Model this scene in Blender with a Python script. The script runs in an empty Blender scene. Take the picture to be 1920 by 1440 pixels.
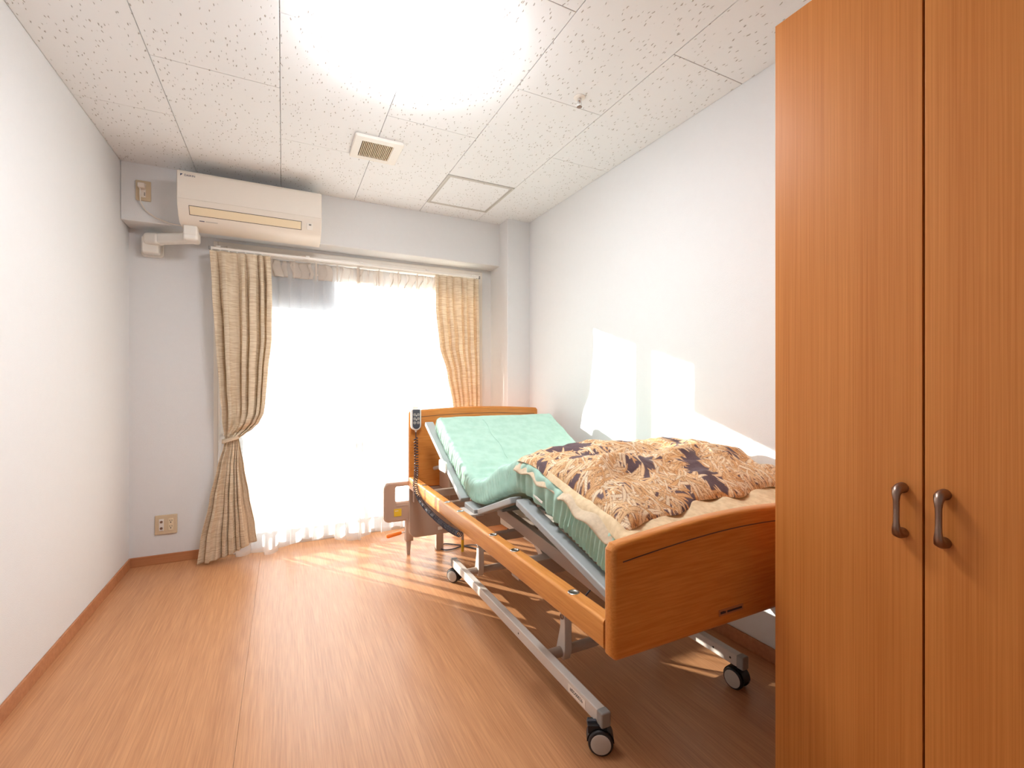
import bpy, bmesh, math, random
from math import sin, cos, pi, radians, sqrt
from mathutils import Vector, Matrix, noise
random.seed(7)
S = bpy.context.scene
COL = S.collection

# ------------------------------------------------------------------ camera, light, exposure
cam = bpy.data.cameras.new('camera'); cam_o = bpy.data.objects.new('camera', cam); COL.objects.link(cam_o)
cam.sensor_width = 36; cam.lens = 36*863/1920; cam.clip_start = .02
cam_o.location = (0, 0, 1.115); cam_o.rotation_euler = (pi/2, 0, -math.atan(430/863))
S.camera = cam_o
S.view_settings.view_transform = 'Standard'; S.view_settings.look = 'None'
S.view_settings.gamma = 1; S.view_settings.use_curve_mapping = False
S.view_settings.exposure = 1.14
SKY, SUN, LAMP = 3.1, 15.0, 21.0
w = bpy.data.worlds.new('world'); S.world = w; w.use_nodes = True
bg = w.node_tree.nodes['Background']; bg.inputs[0].default_value = (.84, .91, 1, 1); bg.inputs[1].default_value = SKY
sun = bpy.data.lights.new('sun', 'SUN'); sun_o = bpy.data.objects.new('sun', sun); COL.objects.link(sun_o)
sun.energy = SUN; sun.angle = radians(.35); sun.color = (1, .96, .90)
sun_o.rotation_euler = Vector((.72, -1, -.335)).to_track_quat('-Z', 'Y').to_euler()
sun_o.location = (-3, 8, 4)

# ------------------------------------------------------------------ materials
def lin(c):
    return tuple(((v/255)/12.92 if v <= 10.3 else ((v/255+.055)/1.055)**2.4) for v in c) + (1,)
def mat(name, rgb, rough=.5, metal=0, spec=.5, bump=0, bscale=200, var=0, vscale=30, sheen=0):
    m = bpy.data.materials.new(name); m.use_nodes = True; t = m.node_tree; b = t.nodes['Principled BSDF']
    b.inputs['Base Color'].default_value = lin(rgb); b.inputs['Roughness'].default_value = rough
    b.inputs['Metallic'].default_value = metal; b.inputs['Specular IOR Level'].default_value = spec
    if sheen: b.inputs['Sheen Weight'].default_value = sheen
    tc = t.nodes.new('ShaderNodeTexCoord')
    if bump:
        n = t.nodes.new('ShaderNodeTexNoise'); n.inputs['Scale'].default_value = bscale; n.inputs['Detail'].default_value = 3
        t.links.new(tc.outputs['Object'], n.inputs['Vector'])
        bp = t.nodes.new('ShaderNodeBump'); bp.inputs['Strength'].default_value = bump; bp.inputs['Distance'].default_value = .002
        t.links.new(n.outputs[0], bp.inputs['Height']); t.links.new(bp.outputs[0], b.inputs['Normal'])
    n = t.nodes.new('ShaderNodeTexNoise'); n.inputs['Scale'].default_value = vscale
    t.links.new(tc.outputs['Object'], n.inputs['Vector'])
    r = t.nodes.new('ShaderNodeValToRGB'); k = var or .012; c = lin(rgb)
    r.color_ramp.elements[0].color = tuple(v*(1-k) for v in c[:3])+(1,); r.color_ramp.elements[1].color = tuple(min(1, v*(1+k)) for v in c[:3])+(1,)
    t.links.new(n.outputs[0], r.inputs[0]); t.links.new(r.outputs[0], b.inputs['Base Color'])
    return m
def woodmat(name, dark, light, axis='Z', rough=.4, fine=220, stretch=.012, spec=.4, coarse=12, bump=.08):
    m = bpy.data.materials.new(name); m.use_nodes = True; t = m.node_tree; b = t.nodes['Principled BSDF']; L = t.links.new
    tc = t.nodes.new('ShaderNodeTexCoord'); mp = t.nodes.new('ShaderNodeMapping')
    mp.inputs['Scale'].default_value = [stretch if a == axis else 1 for a in 'XYZ']
    L(tc.outputs['Object'], mp.inputs['Vector'])
    n1 = t.nodes.new('ShaderNodeTexNoise'); n1.inputs['Scale'].default_value = fine; n1.inputs['Detail'].default_value = 3; n1.inputs['Roughness'].default_value = .6
    n2 = t.nodes.new('ShaderNodeTexNoise'); n2.inputs['Scale'].default_value = coarse; n2.inputs['Detail'].default_value = 4
    L(mp.outputs[0], n1.inputs['Vector']); L(mp.outputs[0], n2.inputs['Vector'])
    a = t.nodes.new('ShaderNodeMath'); a.operation = 'MULTIPLY_ADD'; a.inputs[1].default_value = .65
    h = t.nodes.new('ShaderNodeMath'); h.operation = 'MULTIPLY'; h.inputs[1].default_value = .35
    L(n2.outputs[0], h.inputs[0]); L(n1.outputs[0], a.inputs[0]); L(h.outputs[0], a.inputs[2])
    r = t.nodes.new('ShaderNodeValToRGB'); r.color_ramp.elements[0].position = .36; r.color_ramp.elements[1].position = .64
    r.color_ramp.elements[0].color = lin(dark); r.color_ramp.elements[1].color = lin(light)
    L(a.outputs[0], r.inputs[0]); L(r.outputs[0], b.inputs['Base Color'])
    bp = t.nodes.new('ShaderNodeBump'); bp.inputs['Strength'].default_value = bump; bp.inputs['Distance'].default_value = .001
    L(n1.outputs[0], bp.inputs['Height']); L(bp.outputs[0], b.inputs['Normal'])
    b.inputs['Roughness'].default_value = rough; b.inputs['Specular IOR Level'].default_value = spec
    return m
M = {}
M['wall'] = mat('wallpaper', (232, 231, 231), .85, bump=.5, bscale=330, spec=.2)
M['trim'] = mat('painted_trim', (240, 232, 222), .5, spec=.3)
M['floor'] = woodmat('vinyl_wood', (184, 126, 84), (212, 154, 108), 'Y', rough=.34, fine=190, stretch=.025, spec=.5, coarse=14, bump=.10)
M['base'] = woodmat('baseboard_vinyl', (178, 116, 76), (196, 134, 92), 'X', rough=.5, fine=60)
M['wardrobe'] = woodmat('wardrobe_veneer', (196, 118, 52), (216, 140, 70), 'Z', rough=.42, fine=330, stretch=.006, coarse=20, spec=.35)
M['wardrobe_edge'] = mat('wardrobe_edge', (120, 66, 26), .6)
M['bedwood'] = woodmat('bed_board_wood', (198, 118, 46), (218, 144, 70), 'X', rough=.38, fine=170, stretch=.05, coarse=9, spec=.4)
M['railwood'] = woodmat('bed_rail_wood', (206, 130, 58), (226, 156, 84), 'Y', rough=.36, fine=170, stretch=.04, coarse=9, spec=.4)
M['groove'] = mat('groove_dark', (96, 74, 66), .6)
M['steel'] = mat('painted_steel_light', (214, 202, 192), .38, spec=.5)
M['greysteel'] = mat('painted_steel_grey', (168, 170, 170), .42)
M['taupesteel'] = mat('painted_steel_taupe', (186, 166, 152), .45)
M['cap'] = mat('grey_plastic_cap', (150, 146, 142), .5)
M['taupe'] = mat('taupe_plastic', (184, 158, 140), .5)
M['black'] = mat('black_rubber', (30, 26, 30), .45)
M['darkgrey'] = mat('dark_grey_plastic', (72, 74, 84), .4)
M['hub'] = mat('hub_plastic', (196, 190, 182), .35)
M['chrome'] = mat('chrome', (220, 220, 220), .2, metal=1)
M['pewter'] = mat('brushed_pewter', (150, 128, 116), .34, metal=1)
M['white'] = mat('white_plastic', (240, 234, 226), .35)
M['offwhite'] = mat('off_white_plastic', (236, 226, 214), .4)
M['cream'] = mat('cream_flap', (240, 222, 190), .4)
M['beigeplate'] = mat('beige_plate', (214, 192, 160), .45)
M['slot'] = mat('slot_dark', (70, 56, 46), .6)
M['yellow'] = mat('yellow_sticker', (232, 196, 50), .5)
M['orange'] = mat('orange_grip', (252, 132, 36), .4)
M['alu'] = mat('window_aluminium', (200, 200, 200), .35, metal=.6)
M['silver'] = mat('hatch_aluminium', (208, 203, 196), .4)
M['paper'] = mat('paper_label', (244, 232, 220), .6)
M['platelabel'] = mat('tinted_label', (176, 116, 76), .5)
M['ink'] = mat('ink', (60, 48, 52), .6)
M['inkblue'] = mat('ink_blue', (60, 66, 96), .6)
M['concrete'] = mat('balcony_concrete', (186, 182, 176), .85, var=.06, vscale=6)
M['railing'] = mat('balcony_railing', (170, 170, 172), .5)
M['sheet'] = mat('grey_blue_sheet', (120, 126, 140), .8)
M['hem'] = mat('hem_white', (236, 234, 232), .8)
M['cord'] = mat('cord_grey', (62, 58, 66), .45)
M['cordwhite'] = mat('cord_white', (236, 224, 212), .5)

def ceiling_mat():
    m = bpy.data.materials.new('rockwool_tile'); m.use_nodes = True; t = m.node_tree; b = t.nodes['Principled BSDF']; L = t.links.new
    g = t.nodes.new('ShaderNodeNewGeometry')
    mp = t.nodes.new('ShaderNodeMapping'); mp.inputs['Scale'].default_value = (1.0, .30, 1)
    wn = t.nodes.new('ShaderNodeTexNoise'); wn.inputs['Scale'].default_value = 60
    L(g.outputs['Position'], wn.inputs['Vector'])
    mx = t.nodes.new('ShaderNodeVectorMath'); mx.operation = 'MULTIPLY_ADD'; mx.inputs[1].default_value = (.012, .012, 0)
    L(wn.outputs['Color'], mx.inputs[0]); L(g.outputs['Position'], mx.inputs[2]); L(mx.outputs[0], mp.inputs['Vector'])
    v = t.nodes.new('ShaderNodeTexVoronoi'); v.inputs['Scale'].default_value = 92; v.inputs['Randomness'].default_value = 1
    L(mp.outputs[0], v.inputs['Vector'])
    r = t.nodes.new('ShaderNodeValToRGB'); r.color_ramp.elements[0].position = .13; r.color_ramp.elements[1].position = .22
    r.color_ramp.elements[0].color = (0, 0, 0, 1); r.color_ramp.elements[1].color = (1, 1, 1, 1)
    L(v.outputs['Distance'], r.inputs[0])
    # keep only a share of the cells
    sp = t.nodes.new('ShaderNodeSeparateColor'); L(v.outputs['Color'], sp.inputs[0])
    gt = t.nodes.new('ShaderNodeMath'); gt.operation = 'GREATER_THAN'; gt.inputs[1].default_value = .80; L(sp.outputs[0], gt.inputs[0])
    mxx = t.nodes.new('ShaderNodeMath'); mxx.operation = 'MAXIMUM'; L(r.outputs[0], mxx.inputs[0]); L(gt.outputs[0], mxx.inputs[1])
    c = t.nodes.new('ShaderNodeMix'); c.data_type = 'RGBA'
    c.inputs[6].default_value = lin((188, 180, 174)); c.inputs[7].default_value = lin((243, 243, 244))
    L(mxx.outputs[0], c.inputs[0]); L(c.outputs[2], b.inputs['Base Color'])
    bp = t.nodes.new('ShaderNodeBump'); bp.inputs['Strength'].default_value = .6; bp.inputs['Distance'].default_value = .003
    L(mxx.outputs[0], bp.inputs['Height']); L(bp.outputs[0], b.inputs['Normal'])
    b.inputs['Roughness'].default_value = .9; b.inputs['Specular IOR Level'].default_value = .1
    return m
M['tile'] = ceiling_mat()

def fabric(name, c1, c2, sc=(1, 1, 1), wscale=400, bump=.3, rough=.9, transl=0):
    m = bpy.data.materials.new(name); m.use_nodes = True; t = m.node_tree; b = t.nodes['Principled BSDF']; L = t.links.new
    tc = t.nodes.new('ShaderNodeTexCoord'); mp = t.nodes.new('ShaderNodeMapping'); mp.inputs['Scale'].default_value = sc
    L(tc.outputs['Object'], mp.inputs[0]); n = t.nodes.new('ShaderNodeTexNoise'); n.inputs['Scale'].default_value = wscale; n.inputs['Detail'].default_value = 2
    L(mp.outputs[0], n.inputs[0]); r = t.nodes.new('ShaderNodeValToRGB')
    r.color_ramp.elements[0].position = .38; r.color_ramp.elements[1].position = .62
    r.color_ramp.elements[0].color = lin(c1); r.color_ramp.elements[1].color = lin(c2)
    L(n.outputs[0], r.inputs[0]); L(r.outputs[0], b.inputs['Base Color'])
    bp = t.nodes.new('ShaderNodeBump'); bp.inputs['Strength'].default_value = bump; bp.inputs['Distance'].default_value = .001
    L(n.outputs[0], bp.inputs['Height']); L(bp.outputs[0], b.inputs['Normal'])
    b.inputs['Roughness'].default_value = rough; b.inputs['Specular IOR Level'].default_value = .15
    if transl:
        tr = t.nodes.new('ShaderNodeBsdfTranslucent'); L(r.outputs[0], tr.inputs[0])
        ms = t.nodes.new('ShaderNodeMixShader'); ms.inputs[0].default_value = transl
        L(b.outputs[0], ms.inputs[1]); L(tr.outputs[0], ms.inputs[2]); L(ms.outputs[0], t.nodes['Material Output'].inputs[0])
    return m
M['curtain'] = fabric('curtain_weave', (222, 200, 170), (246, 230, 206), (.06, .06, 1), 260, .3, transl=.2)
M['lining'] = fabric('beige_lining', (212, 192, 164), (222, 202, 174), (1, 1, 1), 90, .1)
M['quilt'] = fabric('cream_quilt', (226, 200, 160), (238, 214, 176), (1, 1, 1), 60, .1)
M['mint'] = fabric('mint_sheet', (174, 210, 193), (183, 217, 201), (1, 1, 1), 25, .1, rough=.75)

def sheer(name, fac, col=(250, 248, 246)):
    m = bpy.data.materials.new(name); m.use_nodes = True; t = m.node_tree; L = t.links.new
    t.nodes.remove(t.nodes['Principled BSDF'])
    tr = t.nodes.new('ShaderNodeBsdfTransparent'); d = t.nodes.new('ShaderNodeBsdfDiffuse'); tl = t.nodes.new('ShaderNodeBsdfTranslucent')
    d.inputs[0].default_value = lin(col); tl.inputs[0].default_value = lin(col)
    a = t.nodes.new('ShaderNodeMixShader'); a.inputs[0].default_value = .5; L(d.outputs[0], a.inputs[1]); L(tl.outputs[0], a.inputs[2])
    tc = t.nodes.new('ShaderNodeTexCoord'); n = t.nodes.new('ShaderNodeTexNoise'); n.inputs['Scale'].default_value = 500
    L(tc.outputs['Object'], n.inputs[0])
    mr = t.nodes.new('ShaderNodeMapRange'); mr.inputs['To Min'].default_value = fac-.06; mr.inputs['To Max'].default_value = fac+.06
    L(n.outputs[0], mr.inputs[0])
    b = t.nodes.new('ShaderNodeMixShader'); L(mr.outputs[0], b.inputs[0]); L(tr.outputs[0], b.inputs[1]); L(a.outputs[0], b.inputs[2])
    L(b.outputs[0], t.nodes['Material Output'].inputs[0]); return m
M['sheer'] = sheer('sheer_voile', .38); M['sheerhead'] = sheer('sheer_heading', .70, (240, 230, 220))

def glassmat():
    m = bpy.data.materials.new('window_glass'); m.use_nodes = True; t = m.node_tree; L = t.links.new
    t.nodes.remove(t.nodes['Principled BSDF'])
    tr = t.nodes.new('ShaderNodeBsdfTransparent'); tr.inputs[0].default_value = (.95, .97, .96, 1)
    g = t.nodes.new('ShaderNodeBsdfGlossy'); g.inputs['Roughness'].default_value = .02
    lw = t.nodes.new('ShaderNodeFresnel'); lw.inputs[0].default_value = 1.45
    mx = t.nodes.new('ShaderNodeMixShader'); L(lw.outputs[0], mx.inputs[0]); L(tr.outputs[0], mx.inputs[1]); L(g.outputs[0], mx.inputs[2])
    L(mx.outputs[0], t.nodes['Material Output'].inputs[0]); return m
M['glass'] = glassmat()
def emis(name, col, s):
    m = bpy.data.materials.new(name); m.use_nodes = True; b = m.node_tree.nodes['Principled BSDF']
    b.inputs['Base Color'].default_value = (.9, .9, .9, 1); b.inputs['Emission Color'].default_value = col; b.inputs['Emission Strength'].default_value = s
    return m
M['lamp'] = emis('lamp_diffuser', (.93, .96, 1, 1), LAMP)

def leafmat():
    m = bpy.data.materials.new('leaf_print'); m.use_nodes = True; t = m.node_tree; b = t.nodes['Principled BSDF']; L = t.links.new
    at = t.nodes.new('ShaderNodeAttribute'); at.attribute_name = 'print'
    tc = t.nodes.new('ShaderNodeTexCoord'); n = t.nodes.new('ShaderNodeTexNoise'); n.inputs['Scale'].default_value = 160; n.inputs['Detail'].default_value = 4
    L(tc.outputs['Object'], n.inputs[0]); mr = t.nodes.new('ShaderNodeMapRange'); mr.inputs['To Min'].default_value = .72; mr.inputs['To Max'].default_value = 1.22
    L(n.outputs[0], mr.inputs[0]); mu = t.nodes.new('ShaderNodeVectorMath'); mu.operation = 'SCALE'
    L(at.outputs['Color'], mu.inputs[0]); L(mr.outputs[0], mu.inputs['Scale']); L(mu.outputs[0], b.inputs['Base Color'])
    bp = t.nodes.new('ShaderNodeBump'); bp.inputs['Strength'].default_value = .25; bp.inputs['Distance'].default_value = .002
    L(n.outputs[0], bp.inputs['Height']); L(bp.outputs[0], b.inputs['Normal'])
    b.inputs['Roughness'].default_value = .65; b.inputs['Specular IOR Level'].default_value = .25
    return m
M['leaf'] = leafmat()

# ------------------------------------------------------------------ helpers
def meta(o, label=None, cat=None, group=None, kind=None):
    if label: o['label'] = label
    if cat: o['category'] = cat
    if group: o['group'] = group
    if kind: o['kind'] = kind
    return o
def thing(name, loc, label, cat, group=None):
    o = bpy.data.objects.new(name, None); COL.objects.link(o); o.location = loc; o.empty_display_size = .05
    return meta(o, label, cat, group)
def root_loc(o):
    p = Vector((0, 0, 0))
    while o is not None: p += o.location; o = o.parent
    return p
class MB:
    def __init__(s): s.bm = bmesh.new(); s.mi = 0
    def faces(s, fs):
        for f in fs: f.material_index = s.mi
    def verts(s, vs, fs):
        b = [s.bm.verts.new(v) for v in vs]; out = []
        for f in fs:
            try: out.append(s.bm.faces.new([b[i] for i in f]))
            except ValueError: pass
        s.faces(out); return s
    def box(s, x0, x1, y0, y1, z0, z1):
        return s.hexa([(x0,y0,z0),(x1,y0,z0),(x1,y1,z0),(x0,y1,z0),(x0,y0,z1),(x1,y0,z1),(x1,y1,z1),(x0,y1,z1)])
    def hexa(s, p): return s.verts(p, [(0,3,2,1),(4,5,6,7),(0,1,5,4),(1,2,6,5),(2,3,7,6),(3,0,4,7)])
    def prism(s, pts, ax, a, b):      # pts = 2D loop in the two other axes, extruded along ax from a to b
        def mk(p, t): return {'x': (t, p[0], p[1]), 'y': (p[0], t, p[1]), 'z': (p[0], p[1], t)}[ax]
        n = len(pts); v = [mk(p, a) for p in pts]+[mk(p, b) for p in pts]
        return s.verts(v, [tuple(range(n)), tuple(range(2*n-1, n-1, -1))]+[(i, (i+1) % n, n+(i+1) % n, n+i) for i in range(n)])
    def bar(s, p0, p1, wx, h):        # rectangular bar from p0 to p1; wx = width sideways, h = height
        p0, p1 = Vector(p0), Vector(p1); d = (p1-p0).normalized(); up = Vector((0, 0, 1))
        if abs(d.z) > .95: up = Vector((0, 1, 0))
        sd = d.cross(up).normalized()*wx/2; u = sd.cross(d).normalized()*h/2
        return s.hexa([p0-sd-u, p0+sd-u, p1+sd-u, p1-sd-u, p0-sd+u, p0+sd+u, p1+sd+u, p1-sd+u])
    def tube(s, pts, r, seg=12, caps=True):
        pts = [Vector(p) for p in pts]; n = len(pts); rr = r if isinstance(r, (list, tuple)) else [r]*n
        d0 = (pts[1]-pts[0]).normalized(); u = d0.orthogonal().normalized(); rings = []
        for i, p in enumerate(pts):
            d = (pts[min(i+1, n-1)]-pts[max(i-1, 0)]).normalized(); u = (u-d*u.dot(d)).normalized(); v = d.cross(u)
            rings.append([s.bm.verts.new(p+(u*cos(2*pi*k/seg)+v*sin(2*pi*k/seg))*rr[i]) for k in range(seg)])
        fs = []
        for a, b in zip(rings, rings[1:]):
            for k in range(seg): fs.append(s.bm.faces.new((a[k], a[(k+1) % seg], b[(k+1) % seg], b[k])))
        if caps: fs += [s.bm.faces.new(rings[0][::-1]), s.bm.faces.new(rings[-1])]
        s.faces(fs); return s
    def lathe(s, prof, o, axis=(0, 0, 1), seg=32):   # prof = [(r, t)] along axis
        a = Vector(axis).normalized(); u = a.orthogonal().normalized(); v = a.cross(u); o = Vector(o); rings = []
        for r, t in prof:
            rings.append([s.bm.verts.new(o+a*t+(u*cos(2*pi*k/seg)+v*sin(2*pi*k/seg))*max(r, 1e-5)) for k in range(seg)])
        fs = []
        for p, q in zip(rings, rings[1:]):
            for k in range(seg): fs.append(s.bm.faces.new((p[k], p[(k+1) % seg], q[(k+1) % seg], q[k])))
        fs += [s.bm.faces.new(rings[0][::-1]), s.bm.faces.new(rings[-1])]
        s.faces(fs); return s
    def grid(s, fn, nu, nv, closed=False):
        g = [[s.bm.verts.new(fn(i/nu, j/nv)) for j in range(nv+(0 if closed else 1))] for i in range(nu+1)]; fs = []
        for i in range(nu):
            for j in range(nv):
                k = (j+1) % nv if closed else j+1
                fs.append(s.bm.faces.new((g[i][j], g[i+1][j], g[i+1][k], g[i][k])))
        s.faces(fs); return g
    def build(s, name, mats, parent=None, bevel=0, smooth=False, bseg=2, origin=None, normals=True):
        if normals: bmesh.ops.recalc_face_normals(s.bm, faces=s.bm.faces)
        me = bpy.data.meshes.new(name)
        off = root_loc(parent) if parent else (Vector(origin) if origin else Vector((0, 0, 0)))
        bmesh.ops.translate(s.bm, vec=-off, verts=s.bm.verts)
        s.bm.to_mesh(me); s.bm.free()
        for m in (mats if isinstance(mats, (list, tuple)) else [mats]): me.materials.append(M[m])
        o = bpy.data.objects.new(name, me); COL.objects.link(o)
        if parent: o.parent = parent
        elif origin: o.location = origin
        if smooth or bevel:
            for p in me.polygons: p.use_smooth = True
        if bevel:
            b = o.modifiers.new('bevel', 'BEVEL'); b.width = bevel; b.segments = bseg; b.limit_method = 'ANGLE'; b.angle_limit = radians(40)
            b.harden_normals = True
        elif smooth:
            me.set_sharp_from_angle(angle=radians(50))
        return o
def rrect(x0, x1, y0, y1, r, n=6, rs=None):
    rs = rs or (r, r, r, r); out = []
    for (cx, cy, a), q in zip(((x1, y1, 0), (x0, y1, 90), (x0, y0, 180), (x1, y0, 270)), rs):
        sx = -1 if cx == x1 else 1; sy = -1 if cy == y1 else 1
        ox, oy = cx+sx*q, cy+sy*q
        for k in range(n+1):
            t = radians(a+90*k/n); out.append((ox+q*cos(t), oy+q*sin(t)))
    return out
def plate(loops, plane, at, thick, name, mt, parent=None, bevel=.002, origin=None):
    """filled 2-D outline (first loop outer, others holes) given a thickness; at = centre plane."""
    cu = bpy.data.curves.new(name, 'CURVE'); cu.dimensions = '2D'; cu.fill_mode = 'BOTH'; cu.extrude = thick/2-bevel; cu.bevel_depth = bevel; cu.bevel_resolution = 2
    cu.offset = -bevel
    for lp in loops:
        sp = cu.splines.new('POLY'); sp.points.add(len(lp)-1); sp.use_cyclic_u = True
        for p, q in zip(sp.points, lp): p.co = (q[0], q[1], 0, 1)
    tmp = bpy.data.objects.new(name, cu); COL.objects.link(tmp)
    me = bpy.data.meshes.new_from_object(tmp, depsgraph=bpy.context.evaluated_depsgraph_get()); me.name = name
    bpy.data.objects.remove(tmp); bpy.data.curves.remove(cu)
    if plane == 'xz': mx = Matrix(((1,0,0,0),(0,0,-1,at),(0,1,0,0),(0,0,0,1)))
    elif plane == 'yz': mx = Matrix(((0,0,1,at),(1,0,0,0),(0,1,0,0),(0,0,0,1)))
    else: mx = Matrix.Translation((0, 0, at))
    me.transform(mx)
    off = root_loc(parent) if parent else Vector(origin or (0, 0, 0))
    me.transform(Matrix.Translation(-off)); me.materials.clear(); me.materials.append(M[mt])
    o = bpy.data.objects.new(name, me); COL.objects.link(o)
    if parent: o.parent = parent
    elif origin: o.location = origin
    for p in me.polygons: p.use_smooth = True
    me.set_sharp_from_angle(angle=radians(35))
    return o
def text(s, size, mx, name, mt, parent, ext=.0004):
    cu = bpy.data.curves.new(name, 'FONT'); cu.body = s; cu.size = size; cu.align_x = 'CENTER'; cu.align_y = 'CENTER'; cu.extrude = ext
    tmp = bpy.data.objects.new(name, cu); COL.objects.link(tmp)
    me = bpy.data.meshes.new_from_object(tmp, depsgraph=bpy.context.evaluated_depsgraph_get()); bpy.data.objects.remove(tmp); bpy.data.curves.remove(cu)
    me.transform(mx); me.transform(Matrix.Translation(-root_loc(parent))); me.materials.clear(); me.materials.append(M[mt]); me.name = name
    o = bpy.data.objects.new(name, me); COL.objects.link(o); o.parent = parent; return o
def face_mx(o, right, up):
    r, u = Vector(right).normalized(), Vector(up).normalized(); n = r.cross(u)
    return Matrix(((r.x, u.x, n.x, o[0]), (r.y, u.y, n.y, o[1]), (r.z, u.z, n.z, o[2]), (0, 0, 0, 1)))
def smoothstep(a, b, x): t = max(0, min(1, (x-a)/(b-a))); return t*t*(3-2*t)
def interp(tab, x):
    if x <= tab[0][0]: return tab[0][1]
    for (a, p), (b, q) in zip(tab, tab[1:]):
        if x <= b:
            t = (x-a)/(b-a); t = t*t*(3-2*t)*.5+t*.5; return p+(q-p)*t
    return tab[-1][1]
def fbm(x, y, z=0, o=4): return noise.fractal(Vector((x, y, z)), 1.0, 2.0, o)
def structure(o): o['kind'] = 'structure'; return o

# ------------------------------------------------------------------ the room
XL, XR, YB, YF, H = -.833, 1.757, 3.53, -1.3, 2.395
BY, BZ, CXL, CYF = 3.36, 2.06, 1.56, 3.21
# floor: two vinyl sheets meeting at a fine seam
fl = bpy.data.objects.new('floor', None); COL.objects.link(fl); structure(fl)
structure(MB().box(XL-.1, -.1293, YF, 3.70, -.03, 0).build('vinyl_sheet', 'floor', fl, bevel=.0006))
structure(MB().box(-.1287, XR+.1, YF, 3.70, -.03, 0).build('vinyl_sheet', 'floor', fl, bevel=.0006))
structure(MB().box(XL-.1, XR+.1, YF, 3.70, -.08, -.0305).build('subfloor', 'base', fl))
structure(MB().box(XL-.12, XL, YF-.1, 3.70, 0, 2.5).build('wall_left', 'wall'))
structure(MB().box(XR, XR+.12, YF-.1, 3.70, 0, 2.5).build('wall_right', 'wall'))
structure(MB().box(XL-.12, XR+.12, YF-.12, YF, 0, 2.5).build('wall_front', 'wall'))
# window wall with its opening
WX0, WX1, WZ = -.325, 1.405, 1.965
b = MB()
b.box(XL-.1, WX0, YB, 3.70, 0, 2.45); b.box(WX1, XR+.1, YB, 3.70, 0, 2.45); b.box(WX0, WX1, YB, 3.70, WZ, 2.45)
structure(b.build('wall_back', 'wall'))
structure(MB().box(XL, CXL+.02, BY, YB+.02, BZ, 2.45).build('wall_beam', 'wall', bevel=.006))
structure(MB().box(CXL, XR+.01, CYF, YB+.02, 0, 2.45).build('wall_column', 'wall', bevel=.006))
# casing of the opening: two stepped boards each side and along the top
b = MB(); b.box(WX1, WX1+.05, YB-.018, YB+.0, 0, WZ+.05); b.box(WX0-.05, WX0, YB-.018, YB, 0, WZ+.05); b.box(WX0, WX1, YB-.018, YB, WZ, WZ+.05)
structure(b.build('trim_1', 'trim', bevel=.004))
b = MB(); b.box(WX1+.05, WX1+.075, YB-.009, YB, 0, WZ+.075); b.box(WX0-.075, WX0-.05, YB-.009, YB, 0, WZ+.075); b.box(WX0-.05, WX1+.05, YB-.009, YB, WZ+.05, WZ+.075)
structure(b.build('trim_2', 'trim', bevel=.003))
BH, BT = .058, .009
structure(MB().box(XL, XL+BT, YF, YB, 0, BH).build('baseboard_left', 'base', bevel=.002))
structure(MB().box(XR-BT, XR, YF, CYF, 0, BH).build('baseboard_right', 'base', bevel=.002))
b = MB(); b.box(XL+BT, WX0-.075, YB-BT, YB, 0, BH); b.box(CXL, XR-BT, CYF-BT, CYF, 0, BH); b.box(WX1+.075, CXL, YB-BT, YB, 0, BH); b.box(CXL-BT, CXL, CYF-BT, YB-BT, 0, BH)
structure(b.build('baseboard_back', 'base', bevel=.002))
# ceiling: backing slab and staggered rock-wool tiles
ce = bpy.data.objects.new('ceiling', None); COL.objects.link(ce); structure(ce)
structure(MB().box(XL-.1, XR+.1, YF-.1, 3.70, H+.012, H+.08).build('ceiling_backing', 'tile', ce))
gx = [XL, -.465, -.010, .445, .905, 1.360, XR]
for i in range(6):
    x0, x1 = gx[i], gx[i+1]; y0 = (2.685 if i in (0, 2, 4) else 2.230)
    cuts = sorted([y0+.91*k for k in range(-6, 3)])
    cuts = [YF]+[c for c in cuts if YF+.05 < c < BY-.05]+[BY]
    for a, c in zip(cuts, cuts[1:]):
        if i == 4 and a > 2.6: a = 3.165
        g = .0010
        structure(MB().box(x0+g, x1-g, a+g, c-g, H, H+.0125).build('ceiling_tile', 'tile', ce, bevel=.0014, bseg=1))

# inspection hatch in the ceiling
t = thing('ceiling_hatch', (1.1325, 2.92, H), 'square ceiling inspection hatch with thin silver frame near the window beam', 'hatch')
x0, x1, y0, y1 = .905, 1.360, 2.69, 3.16
plate([rrect(x0, x1, y0, y1, .002), rrect(x0+.014, x1-.014, y0+.014, y1-.014, .002)], 'xy', H+.002, .012, 'frame', 'silver', t, .001)
plate([rrect(x0+.016, x1-.016, y0+.016, y1-.016, .002), rrect(x0+.024, x1-.024, y0+.024, y1-.024, .002)], 'xy', H+.002, .008, 'inner_frame', 'silver', t, .001)
MB().box(x0+.024, x1-.024, y0+.024, y1-.024, H-.001, H+.008).build('panel', 'tile', t)
MB().lathe([(.006, 0), (.006, -.003), (.003, -.004)], (1.15, y0+.012, H-.004)).build('latch', 'silver', t, smooth=True)

# ventilation grille
t = thing('ceiling_vent', (.455, 2.565, H), 'small square white ceiling vent grille with beige slats', 'vent')
x0, x1, y0, y1 = .33, .58, 2.44, 2.69
plate([rrect(x0, x1, y0, y1, .012), rrect(.372, .530, 2.485, 2.655, .003)], 'xy', H-.009, .018, 'frame', 'white', t, .005)
MB().box(.372, .530, 2.485, 2.655, H-.004, H+.0).build('backing', 'slot', t)
for k in range(18):
    x = .376+.0088*k
    MB().box(x, x+.0042, 2.486, 2.654, H-.016, H-.004).build('slat', 'beigeplate', t)

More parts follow.
